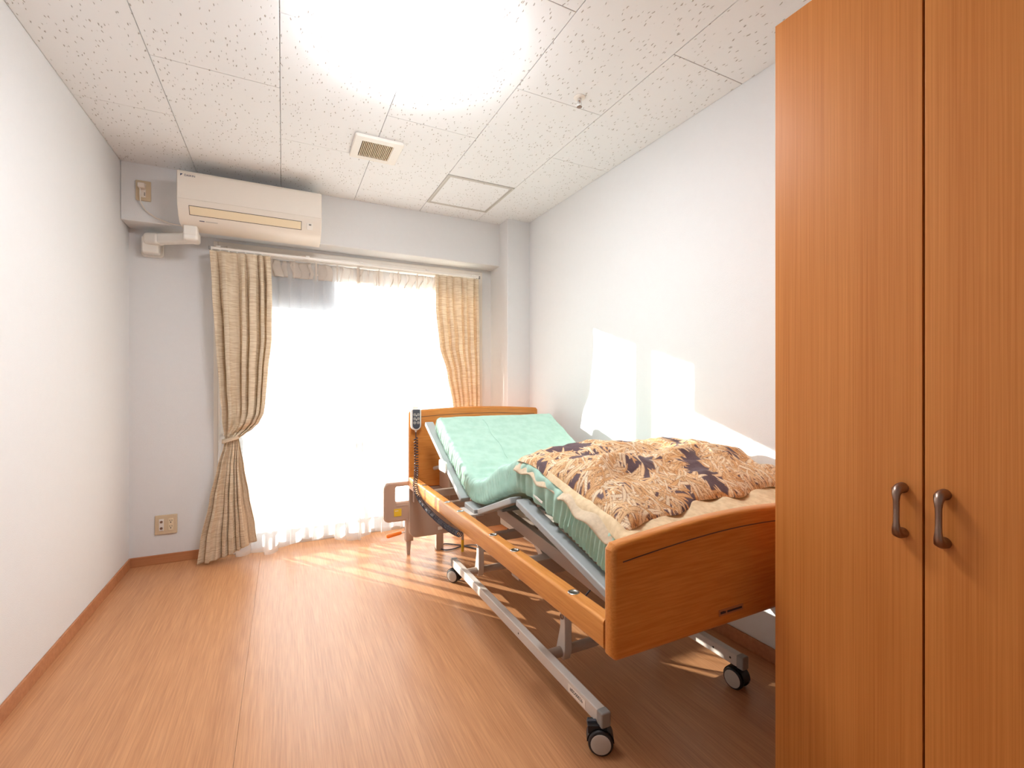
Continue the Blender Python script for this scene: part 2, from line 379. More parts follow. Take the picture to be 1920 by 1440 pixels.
# round ceiling lamp
t = thing('ceiling_lamp', (.43, 1.68, H), 'large round glowing white ceiling lamp', 'lamp')
MB().lathe([(.226, 0), (.228, -.039)], (.43, 1.68, H), seg=64).build('base', 'white', t, smooth=True)
MB().lathe([(.228, -.037), (.238, -.041), (.240, -.049), (.228, -.068), (.19, -.082), (.13, -.090), (.07, -.093), (0, -.094)], (.43, 1.68, H), seg=72).build('diffuser', 'lamp', t, smooth=True)

# sprinkler
t = thing('sprinkler', (1.184, 1.70, H), 'small metal fire sprinkler with cream collar on the ceiling', 'sprinkler')
sx, sy = 1.186, 1.705
MB().lathe([(.026, 0), (.026, -.003), (.018, -.006), (.014, -.006)], (sx, sy, H)).build('collar', 'white', t, smooth=True)
MB().lathe([(.0085, -.004), (.0085, -.018), (.006, -.02), (.003, -.028)], (sx, sy, H), seg=16).build('body', 'chrome', t, smooth=True)
for q in (-1, 1): MB().tube([(sx+q*.008, sy, H-.014), (sx+q*.010, sy, H-.03), (sx+q*.003, sy, H-.042)], .0014, 6).build('frame_arm', 'chrome', t, smooth=True)
MB().lathe([(.011, -.042), (.012, -.0435), (.002, -.045)], (sx, sy, H), seg=16).build('deflector', 'pewter', t, smooth=True)

# ------------------------------------------------------------------ window
wn = bpy.data.objects.new('window_1', None); COL.objects.link(wn); wn.location = (.52, 3.62, 0); structure(wn)
b = MB(); f0, f1 = 3.56, 3.66
b.box(WX0, WX0+.03, f0, f1, 0, WZ); b.box(WX1-.03, WX1, f0, f1, 0, WZ); b.box(WX0+.03, WX1-.03, f0, f1, WZ-.03, WZ); b.box(WX0+.03, WX1-.03, f0, f1, 0, .03)
structure(b.build('window_frame', 'alu', wn, bevel=.002))
for sx0, sx1, yy in ((WX0+.03, .60, 3.585), (.49, WX1-.03, 3.625)):
    sa = MB(); sa.box(sx0, sx0+.055, yy-.012, yy+.012, .03, WZ-.03); sa.box(sx1-.055, sx1, yy-.012, yy+.012, .03, WZ-.03)
    sa.box(sx0+.055, sx1-.055, yy-.012, yy+.012, .03, .10); sa.box(sx0+.055, sx1-.055, yy-.012, yy+.012, WZ-.075, WZ-.03)
    so = structure(sa.build('sash', 'alu', wn, bevel=.002))
    g = MB().box(sx0+.055, sx1-.055, yy-.0025, yy+.0025, .10, WZ-.075).build('pane', 'glass', so); structure(g)
structure(MB().box(.50, .53, 3.560, 3.572, .80, .86).build('latch', 'alu', wn, bevel=.003))
# grey-blue sheet seen at the top of the left pane
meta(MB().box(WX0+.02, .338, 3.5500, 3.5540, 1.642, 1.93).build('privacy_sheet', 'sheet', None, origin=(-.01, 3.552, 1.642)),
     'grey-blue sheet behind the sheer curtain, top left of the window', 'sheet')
# balcony
structure(MB().box(-2.2, 3.2, 3.70, 4.9, -.12, -.03).build('floor_balcony', 'concrete'))
t = thing('balcony_railing', (.5, 4.6, -.03), 'balcony railing with thin upright bars outside the window', 'railing')
for z0, z1 in ((1.04, 1.08), (.52, .545), (.05, .08)): MB().box(-2.2, 3.2, 4.58, 4.62, z0, z1).build('rail', 'railing', t, bevel=.004)
for k in range(44):
    x = -2.15+.122*k
    MB().box(x, x+.026, 4.592, 4.608, .08, 1.04).build('baluster', 'railing', t)
for x in (-1.6, 0.05, 1.7): MB().box(x, x+.04, 4.58, 4.62, -.03, 1.04).build('post', 'railing', t, bevel=.003)

# ------------------------------------------------------------------ air conditioner
ax0, ax1 = -.532, .221
t = thing('air_conditioner', ((ax0+ax1)/2, 3.25, 2.04), 'white wall-mounted air conditioner under the ceiling', 'air conditioner')
prof = [(3.36, 2.325), (3.165, 2.325), (3.148, 2.318), (3.142, 2.30), (3.140, 2.165), (3.148, 2.130), (3.185, 2.070), (3.225, 2.040), (3.36, 2.035)]
MB().prism(prof, 'x', ax0, ax1).build('body', 'offwhite', t, bevel=.005)
MB().prism([(3.1385, 2.305), (3.1415, 2.305), (3.1405, 2.160), (3.1375, 2.160)], 'x', ax0+.004, ax1-.004).build('front_panel', 'offwhite', t, bevel=.001)
def slant(x0, x1, a, bb, off, th, name, mt, par=None):   # plate lying on the slanted front-lower face between (y,z) a and b
    d = Vector((0, bb[0]-a[0], bb[1]-a[1])).normalized(); n = Vector((0, d.z, -d.y)); n = n if n.y < 0 else -n
    p = [Vector((x, q[0], q[1]))+n*o for o in (off, off+th) for q, x in ((a, x0), (a, x1), (bb, x1), (bb, x0))]
    return MB().hexa(p).build(name, mt, par or t, bevel=.0008)
slant(ax0+.055, ax1-.115, (3.1495, 2.128), (3.178, 2.082), -.002, .0035, 'outlet_recess', 'slot')
slant(ax0+.058, ax1-.118, (3.1505, 2.1255), (3.1765, 2.0855), .0, .004, 'outlet_flap', 'cream')
slant(ax1-.085, ax1-.050, (3.1500, 2.124), (3.172, 2.088), .0, .0015, 'indicator_panel', 'white')
slant(ax1-.074, ax1-.060, (3.153, 2.120), (3.158, 2.111), .001, .002, 'indicator', 'cap')
slant(ax0+.10, ax0+.125, (3.195, 2.062), (3.199, 2.059), .0, .001, 'print_mark', 'inkblue')
slant(ax0+.13, ax0+.19, (3.196, 2.0612), (3.198, 2.0595), .0, .0008, 'print_mark', 'cap')
text('DAIKIN', .0155, face_mx((ax0+.062, 3.1372, 2.290), (1, 0, 0), (0, 0, 1)), 'lettering', 'inkblue', t)
MB().prism([(ax0+.018, 2.284), (ax0+.030, 2.296), (ax0+.018, 2.297)], 'y', 3.1366, 3.1376).build('emblem', 'inkblue', t)
# pipe cover
t = thing('pipe_cover', (-.58, 3.40, 1.95), 'white plastic pipe duct running from the air conditioner into the wall', 'pipe cover')
MB().box(-.516, -.448, 3.234, 3.300, 1.985, 2.042).build('drop_sleeve', 'white', t, bevel=.008, bseg=3)
MB().box(-.520, -.444, 3.238, 3.345, 1.955, 2.020).build('elbow', 'white', t, bevel=.016, bseg=4)
MB().bar((-.475, 3.318, 1.989), (-.665, 3.435, 1.989), .062, .060).build('duct', 'white', t, bevel=.016, bseg=4)
MB().bar((-.655, 3.430, 1.989), (-.735, 3.475, 1.989), .070, .068).build('wall_elbow', 'white', t, bevel=.018, bseg=4)
MB().box(-.758, -.672, 3.45, 3.515, 1.905, 2.005).build('wall_sleeve', 'white', t, bevel=.012, bseg=3)
MB().prism(rrect(-.772, -.660, 1.895, 2.0, .02), 'y', 3.515, 3.53).build('wall_flange', 'white', t, bevel=.003)
# outlets
t = thing('wall_outlet', (-.725, 3.36, 2.24), 'beige socket plate high on the beam with a white plug in it', 'outlet', 'wall sockets')
plate([rrect(-.761, -.690, 2.181, 2.297, .004)], 'xz', 3.355, .009, 'cover_plate', 'beigeplate', t, .002)
MB().box(-.738, -.713, 3.349, 3.352, 2.20, 2.278).build('socket_module', 'offwhite', t, bevel=.001)
for z in (2.222, 2.212): MB().box(-.722, -.716, 3.3482, 3.3492, z, z+.005).build('socket_slot', 'slot', t)
t = thing('power_plug', (-.728, 3.34, 2.26), 'white plug with thin cable to the air conditioner', 'plug')
MB().prism(rrect(-.746, -.712, 2.245, 2.275, .008), 'y', 3.315, 3.349).build('plug_body', 'cordwhite', t, bevel=.006)
MB().tube([(-.735, 3.330, 2.25), (-.737, 3.335, 2.215), (-.736, 3.34, 2.17), (-.715, 3.35, 2.125), (-.67, 3.352, 2.092), (-.60, 3.352, 2.068), (-.53, 3.35, 2.062), (-.50, 3.33, 2.062)], .0035, 8).build('cable', 'cordwhite', t, smooth=True)
t = thing('wall_outlet', (-.65, 3.53, .24), 'wide beige plate low on the wall with aerial and power sockets', 'outlet', 'wall sockets')
plate([rrect(-.706, -.592, .182, .301, .005)], 'xz', 3.525, .010, 'cover_plate', 'beigeplate', t, .003)
MB().box(-.684, -.660, 3.516, 3.5205, .205, .278).build('aerial_module', 'white', t, bevel=.001)
MB().box(-.636, -.612, 3.516, 3.5205, .205, .278).build('socket_module', 'cream', t, bevel=.001)
for z in (.222, .261): MB().lathe([(.0075, 0), (.0075, .004), (.005, .004), (.005, .001), (.002, .001), (.002, .005)], (-.672, 3.516, z), (0, -1, 0), 20).build('aerial_jack', 'pewter', t, smooth=True)
for z in (.222, .257):
    for x in (-.630, -.620): MB().box(x, x+.0025, 3.5150, 3.5165, z+.004, z+.013).build('socket_slot', 'slot', t)
    MB().box(-.6275, -.6215, 3.5150, 3.5165, z-.006, z).build('socket_slot', 'slot', t)

# ------------------------------------------------------------------ curtains
def pinch(u, n): # comb of pleats
    return 1-abs((u*n) % 1-.5)*2
t = thing('curtain_rail', (.5, 3.43, 1.955), 'double white metal curtain rail above the window', 'curtain rail')
for y in (3.395, 3.445): MB().box(-.405, 1.40, y-.006, y+.006, 1.955, 1.970).build('rail', 'white', t, bevel=.002)
for x in (-.36, .15, .50, .98, 1.36): MB().box(x-.012, x+.012, 3.385, 3.515, 1.970, 1.978).build('bracket', 'white', t, bevel=.002)
for x in (-.405, 1.40):
    for y in (3.395, 3.445): MB().box(x-.006, x+.006, y-.008, y+.008, 1.950, 1.972).build('end_cap', 'cap', t, bevel=.002)

def curtain(name, lt, rt, ztop, zbot, ycen, folds, amp_tab, mt, parent, seed, nu=220, nv=170, hem=None, yoff=None, head=0, crev=False, warp=0):
    def fn(v, u):
        zt = ztop+(zbot(u) if callable(zbot) else zbot-ztop)*0 ; zb = zbot(u) if callable(zbot) else zbot
        z = ztop+(zb-ztop)*v
        xl, xr = interp(lt, -z), interp(rt, -z)
        uu = u+.010*sin(v*5+u*9+seed)*min(1, v*6)+warp*(sin(2*pi*u+seed)+.5*sin(6*pi*u+2*seed))/folds
        ph = uu*folds*2*pi+seed+.5*sin(v*3+seed)
        a = interp(amp_tab, -z)
        k = .75+.5*noise.noise(Vector((u*folds*.9, v*1.5, seed)))
        # pinch pleats near the top edge
        hd = math.exp(-max(0, ztop-z-.0)/.07)*head
        pl = (max(0, cos(ph)))**3
        if crev:
            lobe = 2*abs(sin(ph/2))**.62-1
            y = ycen-a*(.7+.6*k-.45)*lobe*(1-hd*.45)
            if v > .01: y -= .30*a*noise.noise(Vector((u*folds*2.3, z*2.5, seed+4)))
        else:
            y = ycen-a*k*sin(ph)*(1-hd*.6)-a*.35*sin(2*ph+1.7+seed)-hd*.018*pl
        x = xl+(xr-xl)*(u+ .18/folds*sin(2*ph+v*2)*min(1, v*4)*(.6))
        y += .006*fbm(u*9, z*2.2, seed)+ (yoff(u, z) if yoff else 0)
        return (x, y, z)
    b = MB(); b.grid(fn, nv, nu)
    o = b.build(name, mt, parent, smooth=True, normals=False)
    so = o.modifiers.new('solid', 'SOLIDIFY'); so.thickness = .0016
    return o
lt = [(-1.96, -.405), (-1.75, -.392), (-1.4, -.372), (-1.1, -.355), (-.90, -.340), (-.80, -.330), (-.765, -.322), (-.73, -.332), (-.6, -.365), (-.4, -.405), (-.15, -.455), (0, -.470)]
rt = [(-1.96, -.072), (-1.75, -.064), (-1.4, -.066), (-1.2, -.085), (-1.0, -.098), (-.93, -.106), (-.87, -.132), (-.83, -.170), (-.80, -.210), (-.77, -.254), (-.73, -.250), (-.6, -.250), (-.4, -.238), (-.2, -.220), (0, -.205)]
am = [(-1.96, .026), (-1.7, .040), (-1.2, .046), (-.95, .044), (-.82, .022), (-.77, .008), (-.70, .016), (-.4, .034), (0, .040)]
t = thing('curtain', (-.25, 3.40, .02), 'beige woven curtain left of the window, tied back and flaring to the floor', 'curtain', 'beige curtains')
def drape(u, z):   # sagging fullness above the tie with folds running into it
    x_ = -.33+.24*u; a_ = math.atan2(z-.765, x_+.300); rr = math.hypot(z-.765, x_+.300)
    e_ = math.exp(-((z-.90)/.10)**2)*smoothstep(.15, .6, u)
    return -.030*e_-.014*sin(a_*10+.6)*math.exp(-((rr-.12)/.09)**2)*smoothstep(.765, .80, z)
curtain('panel', lt, rt, 1.945, lambda u: .012+.075*u**2, 3.385, 5, am, 'curtain', t, 1.3, yoff=drape, head=1, crev=True, warp=.35)
l2 = [(-.77, -.262), (-.6, -.262), (-.4, -.250), (-.2, -.235), (0, -.220)]; r2 = [(-.77, -.250), (-.73, -.243), (-.6, -.222), (-.4, -.192), (-.2, -.158), (0, -.130)]
lo_ = curtain('lining', l2, r2, .775, lambda u: .075+.03*u, 3.395, .9, [(-.77, .004), (-.5, .012), (0, .018)], 'lining', t, 2.0, nu=50, nv=60)
meta(lo_, 'plain lighter lining at the inner edge')
tb = MB()
def band(v, u):
    a = 2*pi*u; z = .745+.040*v+.022*sin(a)*1
    return (-.290+.047*cos(a), 3.388+.032*sin(a), .757+.024*v+.016*cos(a))
tb.grid(band, 3, 36, closed=True); tb = tb.build('tieback', 'curtain', t, smooth=True, normals=False); tb.modifiers.new('solid', 'SOLIDIFY').thickness = .004
MB().lathe([(.006, 0), (.006, .06), (.011, .062), (.011, .07)], (-.345, 3.51, .79), (0, -1, 0), 16).build('tieback_hook', 'white', t, smooth=True)
for k in range(8):
    x = -.395+.046*k; MB().box(x-.004, x+.004, 3.391, 3.399, 1.945, 1.956).build('hook', 'white', t)

lt = [(-1.96, 1.035), (-1.7, 1.038), (-1.4, 1.070), (-1.2, 1.130), (-.95, 1.175), (-.80, 1.230), (-.76, 1.25), (-.5, 1.22), (0, 1.17)]
rt = [(-1.96, 1.405), (-1.5, 1.408), (-1.0, 1.405), (-.8, 1.40), (-.75, 1.395), (-.5, 1.40), (0, 1.43)]
am = [(-1.96, .022), (-1.5, .026), (-1.0, .026), (-.76, .014), (-.5, .025), (0, .034)]
t = thing('curtain', (1.25, 3.40, .02), 'beige woven curtain gathered right of the window behind the headboard', 'curtain', 'beige curtains')
curtain('panel', lt, rt, 1.945,   .02, 3.385, 7, am, 'curtain', t, .4, head=1, crev=True, warp=.2, yoff=lambda u, z: .125*smoothstep(.955, 1, u))
def band(v, u):
    a = 2*pi*u; return (1.305+.062*cos(a), 3.40+.036*sin(a), .745+.036*v-.018*cos(a))
tb = MB(); tb.grid(band, 3, 36, closed=True); tb = tb.build('tieback', 'curtain', t, smooth=True, normals=False); tb.modifiers.new('solid', 'SOLIDIFY').thickness = .004
for k in range(9):
    x = 1.06+.041*k; MB().box(x-.004, x+.004, 3.391, 3.399, 1.945, 1.956).build('hook', 'white', t)

for nm, x0, x1, sd, yc, lab in (('sheer_curtain', -.36, .50, 2.2, 3.462, 'white sheer curtain over the left half of the window'),
                            ('sheer_curtain', .47, 1.36, 5.1, 3.476, 'white sheer curtain over the right half of the window')):
    t = thing(nm, ((x0+x1)/2, 3.45, .03), lab, 'curtain', 'sheer curtains')
    lt = [(-1.96, x0), (-1.0, x0+.02), (0, x0-.02)]; rt = [(-1.96, x1), (-1.0, x1-.01), (0, x1+.01)]
    am = [(-1.96, .010), (-1.5, .018), (-.8, .026), (0, .036)]
    curtain('panel', lt, rt, 1.945, lambda u, s=sd: .030+.022*sin(u*9+s)+.008*sin(u*23+s), yc, 6, am, 'sheer', t, sd, nu=240, nv=60,
            yoff=lambda u, z: -.05*smoothstep(.9, 0, z)*(.6+.4*sin(u*7)))
    am2 = [(-1.96, .010), (-1.5, .018)]
    curtain('heading', lt, rt, 1.945, 1.835, yc-.003, 8, am2, 'sheerhead', t, sd, nu=200, nv=10)
    for k in range(7):
        x = x0+.02+(x1-x0-.04)*k/6
        MB().prism([(x-.006, 1.945), (x+.006, 1.945), (x+.004, 1.84), (x-.003, 1.82)], 'y', yc-.026, yc-.020).build('pleat', 'sheerhead', t)
        MB().box(x-.003, x+.003, 3.441, 3.449, 1.945, 1.956).build('hook', 'white', t)

# ------------------------------------------------------------------ wardrobe
WX, WYF = 1.185, .792
t = thing('wardrobe', (1.46, .15, 0), 'tall orange wood wardrobe with pewter bar handles on its doors', 'wardrobe')
b = MB(); b.box(WX+.024, WX+.545, WYF-.0185, WYF, 0, 2.078); b.box(WX+.024, WX+.545, -.50, -.4815, 0, 2.078)
b.box(WX+.024, WX+.545, -.4815, WYF-.0185, 2.06, 2.078); b.box(WX+.53, WX+.545, -.4815, WYF-.0185, 0, 2.06); b.box(WX+.024, WX+.53, -.4815, WYF-.0185, .06, .078); b.box(WX+.07, WX+.09, -.48, WYF-.02, 0, .06)
b.build('body', 'wardrobe', t, bevel=.001)
for y0, y1, hy in ((.474, WYF, .508), (.155, .470, .438), (-.165, .151, .118), (-.485, -.169, -.200)):
    d = MB().box(WX, WX+.0215, y0, y1, .062, 2.076).build('door', 'wardrobe', t, bevel=.0012)
    zc = .846; hb = MB(); L = .048
    pts = [(WX+.002, hy, zc+L), (WX-.012, hy, zc+L), (WX-.022, hy, zc+L-.003), (WX-.026, hy, zc+L-.012), (WX-.0255, hy, zc+L-.025), (WX-.025, hy, zc),
           (WX-.0255, hy, zc-L+.025), (WX-.026, hy, zc-L+.012), (WX-.022, hy, zc-L+.003), (WX-.012, hy, zc-L), (WX+.002, hy, zc-L)]
    hb.tube(pts, [.0115, .0105, .0095, .0075, .0058, .0055, .0058, .0075, .0095, .0105, .0115], 20)
    hb.build('handle', 'pewter', d, smooth=True)

# ------------------------------------------------------------------ the bed
BX0, BX1, BC = .715, 1.650, 1.1825
bed = thing('care_bed', (BC, 1.9, 0), 'adjustable wood and steel care bed on casters with its back raised', 'bed')
def board(name, y0, y1, z0, zside, zmid, parent):
    n = 24; top = []
    for k in range(n+1):
        u = k/n; x = BX1-(BX1-BX0)*u; top.append((x, zside+(zmid-zside)*sin(pi*u)))
    r = .012
    lp = [(BX0+r, z0), (BX1-r, z0), (BX1, z0+r)]+[(BX1, zside-r*1.2)]+[(x-(r if k == 0 else 0)+(r if k == n else 0), z) for k, (x, z) in enumerate(top)]+[(BX0, zside-r*1.2), (BX0, z0+r)]
    return plate([lp], 'xz', (y0+y1)/2, y1-y0, name, 'bedwood', parent, .011)
fb = board('footboard', .887, .925, .438, .722, .752, bed)
gb = MB(); n = 20
for k in range(n):
    a, c = k/n, (k+1)/n; xa, xc = BX0+.03+(BX1-BX0-.06)*a, BX0+.03+(BX1-BX0-.06)*c
    za, zc = .678+.028*sin(pi*a), .678+.028*sin(pi*c)
    gb.hexa([(xa, .8858, za), (xc, .8858, zc), (xc, .889, zc), (xa, .889, za), (xa, .8858, za+.0026), (xc, .8858, zc+.0026), (xc, .889, zc+.0026), (xa, .889, za+.0026)])
gb.build('groove_line', 'groove', fb)
lb = MB().box(1.083, 1.182, .8855, .8875, .4695, .4865).build('name_sticker', 'platelabel', fb)
lm = MB()
for x0, x1 in ((1.088, 1.0935), (1.0945, 1.098), (1.099, 1.103), (1.104, 1.109), (1.1155, 1.121), (1.122, 1.127), (1.128, 1.134), (1.135, 1.141), (1.142, 1.148), (1.149, 1.155), (1.156, 1.162), (1.163, 1.168), (1.169, 1.176)):
    lm.box(x0, x1, .8848, .8856, .475, .4805 if x0 > 1.1 else .482)
lm.build('sticker_print', 'ink', fb)
hb = board('headboard', 2.893, 2.930, .455, .945, .963, bed)
gb = MB()
for k in range(n):
    a, c = k/n, (k+1)/n; xa, xc = BX0+.03+(BX1-BX0-.06)*a, BX0+.03+(BX1-BX0-.06)*c
    za, zc = .902+.016*sin(pi*a), .902+.016*sin(pi*c)
    gb.hexa([(xa, .0+2.8915, za), (xc, 2.8915, zc), (xc, 2.895, zc), (xa, 2.895, za), (xa, 2.8915, za+.0026), (xc, 2.8915, zc+.0026), (xc, 2.895, zc+.0026), (xa, 2.895, za+.0026)])
gb.build('groove_line', 'groove', hb)
plate([rrect(BX0+.004, BX1-.004, .135, .454, .04, rs=(.004, .004, .05, .05))], 'xz', 2.912, .026, 'lower_panel', 'taupe', bed, .006)
MB().box(.985, .99, 2.895, 2.899, .15, .44).build('panel_rib', 'taupesteel', bed)
for x0, x1 in ((.905, .935), (.955, .98)): MB().box(x0, x1, 2.8965, 2.8985, .165, .185).build('panel_sticker', 'paper', bed)
# wooden side rails with grommets
def side_rail(x0, x1, sgn):
    prof = rrect(x0, x1, .452, .527, .009, 4)
    o = MB().prism(prof, 'y', .925, 2.893).build('side_rail', 'railwood', bed, smooth=True)
    o.data.set_sharp_from_angle(angle=radians(60))
    for y in (1.085, 1.452, 1.639, 2.011, 2.195, 2.62):
        g = MB(); c = ((x0+x1)/2-sgn*.002, y, .527)
        g.lathe([(.0105, -.001), (.0165, -.001), (.0165, .0010), (.0145, .0022), (.0118, .0022), (.0105, .0008)], c, seg=28); g.mi = 1
        g.lathe([(.0102, -.0005), (.0102, .0003), (.001, .0003)], c, seg=24)
        g.build('grommet', ['chrome', 'slot'], o, smooth=True)
    return o
side_rail(BX0, BX0+.044, 1); side_rail(BX1-.044, BX1, -1)
# base: two floor bars, end caps, cross tubes, casters
for sx, xa, xb in ((0, .856, .888), (1, 1.483, 1.515)):
    o = MB().box(xa, xb, 1.138, 2.475, .081, .124).build('base_bar', 'steel', bed, bevel=.004)
    MB().box(xa-.001, xb+.001, 1.112, 1.140, .079, .126).build('end_cap', 'cap', bed, bevel=.005)
    MB().box(xa-.001, xb+.001, 2.473, 2.500, .079, .126).build('end_cap', 'cap', bed, bevel=.005)
    if sx == 0:
        MB().box(xa-.0009, xa+.0001, 1.198, 1.296, .088, .113).build('number_sticker', 'paper', o)
        text('#BD00026', .0165, face_mx((xa-.0012, 1.248, .102), (0, -1, 0), (0, 0, 1)), 'sticker_print', 'ink', o, .0002)
    for y in ((1.165, 1.24) if sx else (1.66,)):
        MB().lathe([(.004, 0), (.004, .0006), (.001, .0006)], (xa, y, .103), (-1, 0, 0), 12).build('screw_hole', 'slot', o)
for y in (1.475, 2.315):
    MB().tube([(.886, y, .105), (1.485, y, .105)], .019, 20).build('cross_tube', 'taupesteel', bed, smooth=True)
    for x in (.955, 1.41):
        lo = y-.03; a = MB()
        a.prism([(lo+.01, .080), (lo+.055, .085), (lo+.060, .11), (lo+.048, .15), (lo+.034, .20), (lo+.034, .250), (lo+.022, .262), (lo+.006, .255), (lo+.0, .235), (lo-.002, .12)], 'x', x-.016, x+.016)
        o = a.build('lift_bracket', 'steel', bed, bevel=.004)
        MB().lathe([(.011, 0), (.011, .003), (.006, .004), (.006, .002), (.002, .002)], (x-.016, lo+.018, .243), (-1, 0, 0), 16).build('pivot_bolt', 'pewter', o, smooth=True)
        MB().bar((x+.018, lo+.018, .243), (x+.018, y+.28, .465), .016, .034).build('lift_arm', 'steel', bed, bevel=.003)
def caster(x, y, ax, pedal=False):
    ax = Vector(ax).normalized(); fw = Vector((ax.y, -ax.x, 0)); R = .0375; c = Vector((x, y, R))+fw*.0
    h = MB()
    h.tube([Vector((x, y, .082)), Vector((x, y, .066))], .012, 14)
    # curved housing between and over the wheels
    pr = [c+fw*(cos(radians(a))*.041)+Vector((0, 0, sin(radians(a))*.041)) for a in range(0, 181, 15)]
    for q0, q1 in zip(pr, pr[1:]):
        m0, m1 = c+(q0-c)*.35, c+(q1-c)*.35
        h.hexa([m0-ax*.012, m0+ax*.012, m1+ax*.012, m1-ax*.012, q0-ax*.020, q0+ax*.020, q1+ax*.020, q1-ax*.020])
    o = h.build('caster', 'black', bed, smooth=True)
    for s_ in (-1, 1):
        wl = MB(); oc = c+ax*s_*.012
        wl.lathe([(.010, 0), (R-.004, 0), (R, .003), (R, .013), (R-.003, .0165), (R-.007, .0175)], oc, ax*s_, 36)
        wl.mi = 1; wl.lathe([(R-.0075, .012), (R-.0075, .0182), (R-.010, .0195), (.012, .0205), (.001, .0205)], oc, ax*s_, 36)
        wl.build('wheel', ['black', 'hub'], o, smooth=True)
    if pedal:
        p = c+fw*.030+Vector((0, 0, .040))
        k = MB(); k.bar(c+Vector((0, 0, .036))+fw*.002, p+fw*.008+Vector((0, 0, -.006)), .038, .026); k.mi = 1; k.bar(c+Vector((0, 0, .046))+fw*.010, p+fw*.010+Vector((0, 0, .002)), .010, .018)
        k.build('brake_pedal', ['black', 'darkgrey'], o, bevel=.003)
caster(.866, 1.136, (-.55, -.84, 0), True); caster(.872, 2.475, (-.80, -.6, 0))
caster(1.499, 1.150, (-1, -.12, 0), False); caster(1.499, 2.475, (-.7, .7, 0))
# cross members of the lying frame
for y, z0, z1, w_, mt in ((2.62, .455, .495, .035, 'taupesteel'), (2.36, .455, .485, .035, 'taupesteel'), (1.78, .45, .485, .035, 'taupesteel'), (1.50, .405, .465, .06, 'taupesteel'), (1.02, .46, .49, .035, 'steel')):
    MB().box(BX0+.044, BX1-.044, y-w_/2, y+w_/2, z0, z1).build('cross_member', mt, bed, bevel=.004)
for x in (1.04, 1.30):
    MB().box(x, x+.03, 1.02, 2.88, .420, .455).build('frame_beam', 'taupesteel', bed, bevel=.004)
MB().prism(rrect(1.09, 1.27, 1.80, 2.35, .02), 'z', .33, .42).build('motor_box', 'offwhite', bed, bevel=.01)
MB().tube([(1.18, 1.85, .37), (1.18, 1.45, .40)], .02, 16).build('actuator', 'white', bed, smooth=True)
MB().prism(rrect(.90, 1.05, 2.66, 2.86, .012), 'z', .46, .56).build('control_box', 'taupe', bed, bevel=.008)
MB().tube([(.87, 2.86, .575), (.88, 2.83, .585), (.95, 2.82, .58), (1.05, 2.82, .58)], .012, 12).build('mattress_stop', 'taupesteel', bed, smooth=True)
# sections of the lying surface (left and right bars, cross slats, deck sheets)
SEC = {'back': ((2.765, .872), (2.130, .545)), 'seat': ((2.080, .537), (1.952, .530)), 'thigh': ((1.915, .541), (1.580, .668)), 'leg': ((1.535, .672), (.975, .540))}
for nm, (p, q) in SEC.items():
    d = Vector((0, q[0]-p[0], q[1]-p[1]))
    mt = 'greysteel'
    for x in (.782+.024, 1.583-.024):
        MB().bar((x, p[0], p[1]), (x, q[0], q[1]), .052, .026).build(nm+'_section_bar', mt, bed, bevel=.005)
    k = max(2, int(d.length/.12)); nn = Vector((0, -d.z, d.y)).normalized(); nn = nn if nn.z > 0 else -nn
    for i in range(k):
        c = Vector((0, p[0], p[1]))+d*((i+.5)/k)-nn*.006
        MB().bar(c+Vector((.85, 0, 0)), c+Vector((1.535, 0, 0)), .060, .012).build('deck_slat', mt, bed, bevel=.002)
# linkage channels under the leg and thigh sections
for x in (.90, 1.45):
    MB().bar((x, 1.93, .535), (x, 1.12, .468), .028, .050).build('leg_linkage', 'taupesteel', bed, bevel=.003)
    MB().bar((x+.035, 1.62, .645), (x+.035, 1.60, .46), .018, .030).build('knee_strut', 'taupesteel', bed, bevel=.002)
    MB().bar((x, 2.45, .69), (x, 2.20, .48), .022, .03).build('back_strut', 'taupesteel', bed, bevel=.002)
MB().box(.750, .828, 1.945, 2.085, .512, .5235).build('seat_bracket', 'steel', bed, bevel=.003)
plate([rrect(2.34, 2.46, .640, .700, .012)], 'yz', .777, .010, 'rail_clamp', 'white', bed, .003)
# yellow lock peg and little foot under the rail at the head end
MB().tube([(.735, 2.84, .455), (.735, 2.84, .38)], .008, 12).build('lock_stem', 'taupesteel', bed, smooth=True)
# ------------------------------------------------------------------ mattress
KP = [(2.648, .836), (2.40, .707), (2.17, .588), (2.08, .556), (1.98, .556), (1.90, .572), (1.72, .650), (1.60, .692), (1.53, .704), (1.44, .690), (1.25, .640), (.958, .556)]
def chaikin(p, n=3):
    for _ in range(n):
        q = [p[0]]
        for a, c in zip(p, p[1:]): q += [(a[0]*.75+c[0]*.25, a[1]*.75+c[1]*.25), (a[0]*.25+c[0]*.75, a[1]*.25+c[1]*.75)]
        p = q+[p[-1]]
    return p
PATH = chaikin(KP, 3); CUM = [0]
for a, c in zip(PATH, PATH[1:]): CUM.append(CUM[-1]+math.dist(a, c))
def path(s):
    d = s*CUM[-1]
    for i in range(len(CUM)-1):
        if d <= CUM[i+1] or i == len(CUM)-2:
            t_ = (d-CUM[i])/(CUM[i+1]-CUM[i]); a, c = PATH[i], PATH[i+1]
            return Vector((a[0]+(c[0]-a[0])*t_, a[1]+(c[1]-a[1])*t_))
def pnorm(s):
    a, c = path(max(0, s-.02)), path(min(1, s+.02)); d = (c-a).normalized(); n = Vector((d.y, -d.x)); return n if n.y > 0 else -n
def mtop(y):  # height of the mattress top at depth y
    lo, hi = 0, 1
    for _ in range(24):
        m_ = (lo+hi)/2; p = path(m_)+pnorm(m_)*.115
        if p.x > y: lo = m_
        else: hi = m_
    return p.y
_tab = [mtop(.94+.002*k) for k in range(900)]
def mt_fast(y): return _tab[int(max(0, min(899, (max(y, .97)-.94)/.002)))]
mtop_exact = mtop
